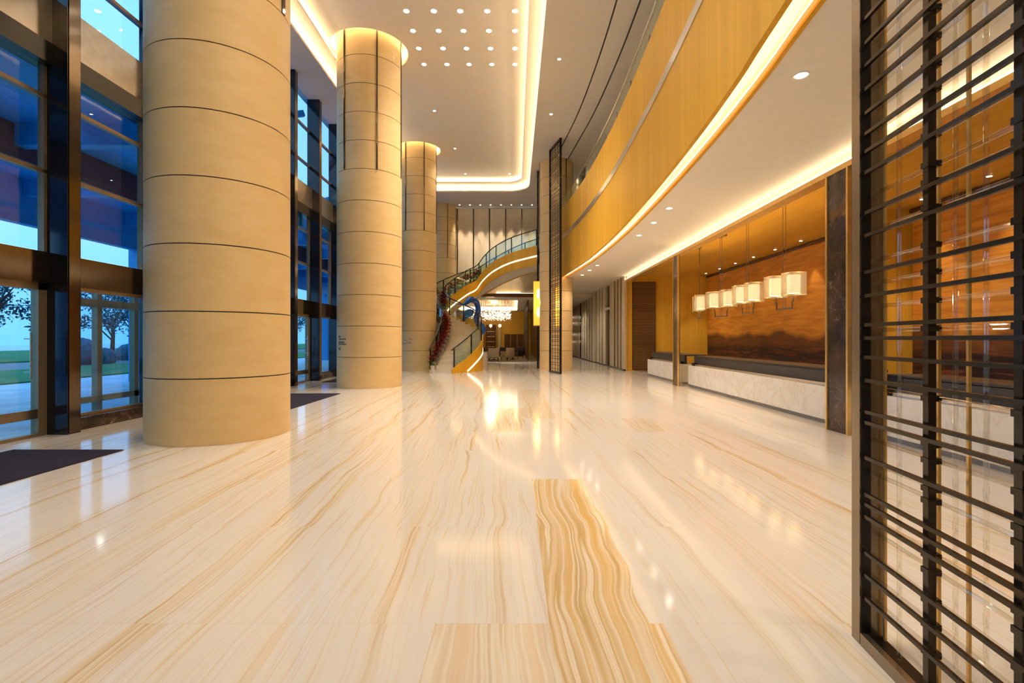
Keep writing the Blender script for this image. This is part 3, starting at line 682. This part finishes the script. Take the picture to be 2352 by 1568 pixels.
clear = [23, 87, 150, 205, 310, 378, 417, 477, 562, 624, 689, 754, 914, 1020, 1057, 1122, 1150, 1275, 1311, 1379, 1436, 1499]
zd = [1.5 + (778 - y) * K for y in dark] + [2.94, 3.06, 3.20, 3.31, 3.45, 3.62, 3.74, 3.90, 4.05, 4.2]
zc = [1.5 + (778 - y) * K for y in clear] + [2.96, 3.12, 3.36, 3.56, 3.82, 4.1]
for z in zd: seg(Yf - .075, Yn, .012, .028, z - .0085, z + .0085, 'dark_bar', 'darkbar')
for z in zc: rod(scr_pt(Yf - .075, .080) + Vector((0, 0, z)), scr_pt(Yn, .080) + Vector((0, 0, z)), .010, 'clear_rod', 'acrylic')
dv = [2.055, 1.626, 1.197, .768]
for Y in dv: seg(Y + .016, Y - .016, .040, .070, .04, HT - .06, 'dark_upright', 'darkbar')
for Y in (2.248, 1.916, 1.773, 1.56, 1.37, 1.0): rod(scr_pt(Y, .058) + Vector((0, 0, .06)), scr_pt(Y, .058) + Vector((0, 0, HT - .06)), .009, 'clear_upright', 'acrylic')
for Y in (2.425, 2.068, 1.91, 1.666, 1.5, 1.25, .9): seg(Y + .006, Y - .006, .098, .109, .04, HT - .06, 'brass_upright', 'gold')
for Y in dv[:3]:
    for z in zc[:22]: seg(Y + .024, Y - .020, .036, .088, z - .012, z + .012, 'clamp', 'darkbar')

# ---------------------------------------------------------------- far lattice screens
def far_screen(p, q, z1, lab):
    p = Vector(p); q = Vector(q); s = thing('lattice_screen', ((p.x + q.x) / 2, (p.y + q.y) / 2, 0), lab, 'screen', 'tall far lattice screens')
    d = (q - p); u = d.normalized()
    for c in (p, q): MB().bar(Vector((c.x, c.y, 0)), Vector((c.x, c.y, z1)), .12, .09).build('post', 'black', s, smooth=False)
    MB().bar((p.x, p.y, .04), (q.x, q.y, .04), .1, .08).build('bottom_rail', 'black', s, smooth=False)
    MB().bar((p.x, p.y, z1 - .04), (q.x, q.y, z1 - .04), .1, .08).build('top_rail', 'black', s, smooth=False)
    rd = random.Random(5); m = MB(); z = .2
    while z < z1 - .1: m.bar((p.x, p.y, z), (q.x, q.y, z), .03, .028); z += rd.choice((.08, .11, .16))
    for k in range(1, 4): c = p + d * k / 4; m.bar((c.x, c.y, .05), (c.x, c.y, z1 - .05), .03, .03)
    m.build('bars', 'frame', s, smooth=False)
    m = MB(); z = .26
    while z < z1 - .1: m.bar((p.x + .05, p.y, z), (q.x + .05, q.y, z), .02, .02); z += .19
    m.build('clear_rods', 'acrylic', s, smooth=False)
far_screen((1.59, 22.7), (1.94, 21.35), ZC, 'tall black lattice screen in front of the right-hand round column')
far_screen((1.20, 26.35), (1.16, 25.5), ZC, 'narrow dark lattice screen left of the right-hand round column')
def lantern(x, y, z0, z1, w, lab):
    s = thing('wall_lantern', (x, y, z0), lab, 'lamp', 'tall amber lanterns')
    MB().box(x - w, x + w, y - w, y + w, z0, z1).build('glowing_skin', 'lantern', s, bevel=.01)
    MB().box(x - w - .01, x + w + .01, y - w - .01, y + w + .01, z0 - .03, z0).box(x - w - .01, x + w + .01, y - w - .01, y + w + .01, z1, z1 + .03).build('cap', 'gold', s)
    for z in ((z0 + (z1 - z0) * .3, z0 + (z1 - z0) * .72) if w > .15 else ()): MB().ball((x + w * .3, y - w - .01, z), .11, 2, (1, .3, 2.4)).build('bulb', 'bulb', s)
    light('POINT', 'lamp_glow', (x, y - .5, (z0 + z1) / 2), 7, (1, .6, .2), s, shadow_soft_size=.2)
lantern(1.12, 25.15, 2.18, 4.36, .19, 'tall glowing amber box lantern left of the right-hand round column')
lantern(1.92, 22.75, 2.05, 3.85, .10, 'tall amber lantern glimpsed behind the black lattice screen')

# ---------------------------------------------------------------- staircase
R = [(-2.77, 21.8, .0), (-2.05, 22.7, .65), (-1.62, 24.0, 1.3), (-1.95, 25.5, 1.9), (-2.9, 26.6, 2.4), (-3.72, 27.3, 2.85), (-3.95, 28.7, 3.55), (-3.0, 30.1, 4.55), (-2.35, 30.5, 4.95), (-1.85, 30.2, 5.5), (-1.2, 29.6, 5.95), (-.2, 28.6, 6.28), (1.25, 27.0, 6.42)]
L = [(-3.80, 22.2, .0), (-3.62, 23.0, .65), (-3.60, 24.2, 1.3), (-3.66, 25.2, 1.9), (-4.2, 26.2, 2.4), (-4.95, 27.3, 2.85), (-4.95, 29.3, 3.55), (-3.6, 31.3, 4.55), (-2.5, 31.85, 4.95), (-1.5, 31.7, 5.5), (-.5, 31.1, 5.95), (.6, 30.2, 6.28), (2.0, 28.6, 6.42)]
N = 42
Rs, Ls = cr(R, N), cr(L, N); Rf, Lf = cr(R, 120), cr(L, 120)
st = thing('staircase', (-3.2, 22.2, 0), 'sweeping curved staircase with honey wood sides and glass railing', 'staircase')
for i in range(N):
    z = Rs[i + 1][2]; zb = max(0.0, Rs[i][2] - .18)
    m = MB(); q = [Rs[i], Ls[i], Ls[i + 1], Rs[i + 1]]
    v = [m.b.verts.new((p[0], p[1], zz)) for zz in (zb, z) for p in q]
    for f in ((3, 2, 1, 0), (4, 5, 6, 7), (0, 1, 5, 4), (1, 2, 6, 5), (2, 3, 7, 6), (3, 0, 4, 7)): m.b.faces.new([v[k] for k in f])
    m.build('step', 'steps', st, smooth=False)
def zb_(z): return 0.0 if z < 2.1 else z - .92
for P, side, nm in ((Rf, 1, 'outer_side'), (Lf, -1, 'inner_side')):
    MB().ribbon(P, [zb_(p[2]) for p in P], [p[2] + .12 + (.06 if p[2] < .3 else 0) for p in P], .07, side).build(nm, 'veneer', st)
    G = [p for p in P[2:]]
    MB().ribbon(G, [p[2] + .12 for p in G], [p[2] + .95 for p in G], .014, side).build('glass_panel', 'rail_glass', st)
    MB().tube([(p[0], p[1], p[2] + 1.0) for p in P], .030, 8).build('handrail', 'black', st)
    for k in range(2, 120, 9): MB().box(P[k][0] - .03, P[k][0] + .03, P[k][1] - .03, P[k][1] + .03, P[k][2] + .05, P[k][2] + 1.0).build('post', 'black', st, smooth=False)
u = MB()
up = [p for p in zip(Rf, Lf) if p[0][2] > 2.1]
A_ = [(u.b.verts.new((r[0], r[1], r[2] - .88)), u.b.verts.new((l[0], l[1], l[2] - .88)), u.b.verts.new((l[0], l[1], l[2] - .80)), u.b.verts.new((r[0], r[1], r[2] - .80))) for r, l in up]
for a, b in zip(A_, A_[1:]):
    for k in range(4): u.b.faces.new((a[k], a[(k + 1) % 4], b[(k + 1) % 4], b[k]))
u.build('underside', 'plaster', st)
lp = []
for i, p in enumerate(Rf):
    a = Vector(Rf[max(i - 1, 0)][:2]); b = Vector(Rf[min(i + 1, 120)][:2]); d = (b - a).normalized(); o = Vector((d.y, -d.x)) * .07
    if p[2] > .5: lp.append((p[0] + o.x, p[1] + o.y, p[2] - .45))
MB().ribbon(lp, [p[2] - .035 for p in lp], [p[2] + .035 for p in lp], .012, 1).build('light_strip', 'led_t', st)
# poinsettias along the left of the first flight and top of the side
def poinsettia(lab):
    t = thing('potted_poinsettia', (0, 0, 0), lab, 'plant', 'red potted plants along the staircase')
    MB().cyl(0, 0, 0, .12, .06, 12, .08).build('pot', 'pot', t)
    for nm, mt, n, z in (('bracts', 'red', 60, .34), ('leaves', 'green', 36, .22)):
        m = MB(); rd = random.Random(3)
        for k in range(n):
            a = rd.uniform(0, 2 * PI); q = rd.uniform(.02, .17); c = Vector((q * math.cos(a), q * math.sin(a), z + rd.uniform(-.08, .10)))
            d = Vector((math.cos(a), math.sin(a), rd.uniform(-.4, .5))).normalized() * .07; w = Vector((-math.sin(a), math.cos(a), 0)) * .03
            m.b.faces.new([m.b.verts.new(c + e) for e in (-d, w, d, -w)])
        m.build(nm, mt, t, smooth=False)
    return t
po = poinsettia('red potted plant on the lowest step by the left railing'); first = True
ordn = ('first', 'second', 'third', 'fourth', 'fifth', 'sixth', 'seventh', 'eighth', 'ninth', 'tenth', 'eleventh', 'twelfth', 'thirteenth', 'fourteenth', 'fifteenth', 'sixteenth', 'seventeenth', 'eighteenth', 'nineteenth', 'twentieth', 'twenty-first', 'twenty-second')
for k in range(22):
    i = k + 0; l, r, l2 = Ls[i], Rs[i], Ls[i + 1]
    f = .12; loc = ((l[0] + l2[0]) / 2 * (1 - f) + r[0] * f, (l[1] + l2[1]) / 2 * (1 - f) + r[1] * f, Rs[i + 1][2])
    if first: po.location = loc; po.scale = (1.5, 1.5, 1.5); first = False
    else:
        c = copy_tree(po, loc); c['label'] = 'red potted plant on the %s step up, beside the left railing' % ordn[k]
for k in range(12):
    i = 17 + k; l, r, l2 = Ls[i], Rs[i], Rs[i + 1]; f = .12
    loc = ((r[0] + l2[0]) / 2 * (1 - f) + l[0] * f, (r[1] + l2[1]) / 2 * (1 - f) + l[1] * f, Rs[i + 1][2])
    c = copy_tree(po, loc); c['label'] = 'red potted plant along the upper flight, %s from its foot' % ordn[k]
# blue bird-like sculpture
def pp(px, py, Y=27.2): return (px - 1183) / F * Y, Y, 1.5 + (778 - py) / F * Y
bs = thing('blue_sculpture', (-1.9, 27.2, 0), 'glossy cobalt blue long-necked bird sculpture behind the stair railing', 'sculpture')
pts = [(1034, 695, .012), (1052, 698, .02), (1064, 699, .05), (1071, 694, .13), (1079, 688, .17), (1088, 689, .17), (1095, 696, .16), (1098, 708, .15), (1097, 720, .16), (1094, 731, .16), (1096, 742, .13), (1101, 752, .12), (1104, 762, .10), (1101, 772, .06)]
nk = cr([(*pp(a, b, Y), c) for (a, b, c), Y in zip(pts, [25.8, 26.0, 26.3, 26.6, 26.9, 27.1] + [27.2] * 8)], 60)
MB().tube([p[:3] for p in nk], [p[3] for p in nk], 16).build('neck_and_beak', 'blue', bs)
bd = cr([(*pp(a, b, 27.0), c) for a, b, c in ((1101, 738, .05), (1106, 748, .17), (1108, 758, .20), (1104, 768, .12), (1101, 784, .05), (1101, 830, .05))], 30)
MB().tube([p[:3] for p in bd], [p[3] for p in bd], 14).build('body', 'blue', bs)
hd = cr([(*pp(a, b, 26.8), c) for a, b, c in ((1088, 713, .06), (1081, 717, .20), (1072, 722, .20), (1067, 730, .12), (1064, 738, .08), (1060, 744, .05))], 30)
MB().tube([p[:3] for p in hd], [p[3] for p in hd], 14).build('curled_head', 'blue', bs)
wv = cr([(*pp(a, b, 26.9), c) for a, b, c in ((1058, 741, .06), (1066, 748, .12), (1074, 749, .14), (1082, 755, .10), (1090, 762, .05), (1096, 800, .05))], 30)
MB().tube([p[:3] for p in wv], [p[3] for p in wv], 12).build('wave_base', 'cyan', bs)
MB().cyl(-1.95, 27.1, 0, .75, .45, 32).build('plinth', 'wmarble', bs)
MB().cyl(-1.95, 27.1, .75, 1.75, .06, 16).build('support', 'blue', bs)

# ---------------------------------------------------------------- lounge beyond the staircase
struct(MB().slab(rect(-8, 1.7, 32.4, 52), [rect(-5.2, .2, 35, 48)], 4.2, 4.3).slab(rect(-5.4, .4, 34.8, 48.2), [], 4.55, 4.62).slab(rect(-5.45, .45, 34.75, 48.25), [rect(-5.40, .40, 34.8, 48.2)], 4.3, 4.56).build('ceiling_lounge', 'plaster', smooth=False))
tag(MB().slab(rect(-5.35, .35, 34.85, 48.15), [rect(-5.27, .27, 34.93, 48.07)], 4.32, 4.38).build('lounge_cove_light', 'led_s', smooth=False), 'glowing cove strip framing the lounge ceiling recess', 'light')
struct(MB().box(-5.3, .3, 35, 35.06, 4.28, 4.55).build('trim_50', 'gold', smooth=False))
struct(MB().box(-8, 5.3, 50, 50.2, 0, 4.3).build('wall_lounge_far', 'gold_wall', smooth=False))
struct(MB().box(-8.2, -8, 32.4, 50, 0, 4.3).build('wall_lounge_left', 'wood', smooth=False))
struct(MB().box(-6, 1.6, 33.0, 49.5, 0, .015).build('lounge_rug', 'rug', smooth=False))
tag(bpy.data.objects['lounge_rug'], 'brown lounge rug beneath the armchairs', 'rug'); bpy.data.objects['lounge_rug']['kind'] = 'thing'
ch = thing('crystal_chandelier', (-1.7, 39, 3.9), 'wide glittering crystal leaf chandelier under the lounge ceiling', 'chandelier')
MB().box(-2.9, -.4, 36, 42, 4.45, 4.55).build('mirror_plate', 'gold', ch)
m = MB(); rd = random.Random(9)
for k in range(760):
    c = Vector((rd.uniform(-3.6, -.35), rd.uniform(35.3, 47.5), 3.45 + rd.uniform(-.3, .35))); a = rd.uniform(0, PI); t_ = rd.uniform(-.5, .5)
    d = Vector((math.cos(a), math.sin(a), t_)).normalized() * .11; w = Vector((-math.sin(a), math.cos(a), rd.uniform(-.6, .6))).normalized() * .05
    m.b.faces.new([m.b.verts.new(c + e) for e in (-d, w, d, -w)])
lf = m.build('crystal_leaves', 'crystal', ch, smooth=False); lf['kind'] = 'stuff'
m = MB()
for k in range(40): x, y = rd.uniform(-3.2, -.4), rd.uniform(36, 43); m.tube([(x, y, 3.8), (x, y, 4.5)], .006, 4)
m.build('wires', 'chrome', ch)['kind'] = 'stuff'
for yq in (36, 40, 44): light('POINT', 'lamp_glow', (-1.8, yq, 3.9), 30, (1, .72, .38), ch, shadow_soft_size=.3)
cb = thing('display_cabinet', (-2.4, 49.6, 0), 'dark display cabinet with pale side curtains on the lounge end wall', 'cabinet')
MB().box(-2.9, -1.9, 49.5, 50, 0, 2.9).build('carcass', 'wood', cb)
for z in (.7, 1.2, 1.7, 2.2): MB().box(-2.8, -2.0, 49.42, 49.5, z, z + .05).build('shelf', 'gold', cb)
for s in (-3.25, -1.55): MB().box(s - .14, s + .14, 49.7, 50, .0, 3.0).build('side_panel', 'corr', cb)
for x, lab in ((-3.3, 'left'), (-2.4, 'middle'), (-1.5, 'right')):
    s = thing('wall_lamp', (x, 49.4, 2.8), 'small bright wall lamp above the display cabinet, %s of three' % lab, 'lamp', 'three lamps above the cabinet')
    MB().ball((x, 49.4, 2.8), .16).build('globe', 'bulb', s); MB().box(x - .03, x + .03, 49.4, 49.7, 2.55, 2.65).build('bracket', 'gold', s)
# dark glazed partitions at the right of the lounge
for k in range(5):
    y = 35 + 3 * k; pn = thing('glass_partition', (.9 + .05 * k, y, 0), 'dark framed glass partition at the right of the lounge, %s from the front' % ordn[k], 'partition', 'dark lounge partitions')
    MB().box(.85, .93, y, y + .12, 0, 4.2).build('post', 'wood', pn, smooth=False); MB().box(.87, .89, y + .12, y + 2.9, .3, 3.9).build('pane', 'rail_glass', pn, smooth=False)
    for q in range(6): MB().box(.86, .90, y + .5 * q + .2, y + .5 * q + .23, 0, 4.2).build('rod', 'frame', pn, smooth=False)
def armchair(lab, mat):
    t = thing('armchair', (0, 0, 0), lab, 'chair', 'lounge armchairs')
    MB().box(-.36, .36, -.34, .34, .18, .44).build('seat', mat, t, bevel=.05)
    MB().box(-.38, .38, .26, .40, .20, .86).build('backrest', mat, t, bevel=.05)
    for s in (-1, 1): MB().box(s * .31 - .06, s * .31 + .06, -.32, .34, .20, .62).build('armrest', mat, t, bevel=.04)
    for a in (-.3, .3):
        for b in (-.28, .3): MB().cyl(a, b, 0, .2, .02, 8).build('leg', 'black', t)
    return t
first = {}
for (x, y, rz, mt, lab) in ((-2.35, 34.6, 2.6, 'chair', 'sand armchair at the left of the front lounge group'), (-1.45, 34.2, PI, 'chair', 'sand armchair with its back to us at the middle of the front lounge group'), (-.55, 34.9, 3.9, 'chair', 'sand armchair at the right of the front lounge group'), (-2.5, 37.2, .3, 'chaird', 'dark armchair at the back left of the lounge group'), (-.9, 37.6, -.3, 'chaird', 'dark armchair at the back right of the lounge group'), (.2, 38.5, -.8, 'chaird', 'dark armchair by the glass partitions')):
    if mt not in first: first[mt] = armchair(lab, mt); c = first[mt]
    else: c = copy_tree(first[mt])
    c['label'] = lab; c.location = (x, y, .015); c.rotation_euler = (0, 0, rz)
for x, y, lab in ((-1.5, 35.7, 'round dark lounge table between the armchairs'), (-.2, 36.6, 'round dark lounge table near the partitions')):
    t = thing('round_table', (x, y, 0), lab, 'table', 'lounge tables')
    MB().cyl(x, y, .66, .70, .42, 32).build('tabletop', 'wood', t); MB().cyl(x, y, .05, .66, .04, 12).build('pedestal', 'black', t); MB().cyl(x, y, .015, .05, .24, 24).build('base', 'black', t)
pv = thing('folding_screen', (-.3, 42, 0), 'dark folding screen standing in the middle of the lounge', 'screen')
for k in range(3): MB().box(-.9 + .55 * k, -.38 + .55 * k, 42 + .1 * (k % 2), 42.06 + .1 * (k % 2), .02, 1.9).build('leaf', 'wood', pv)
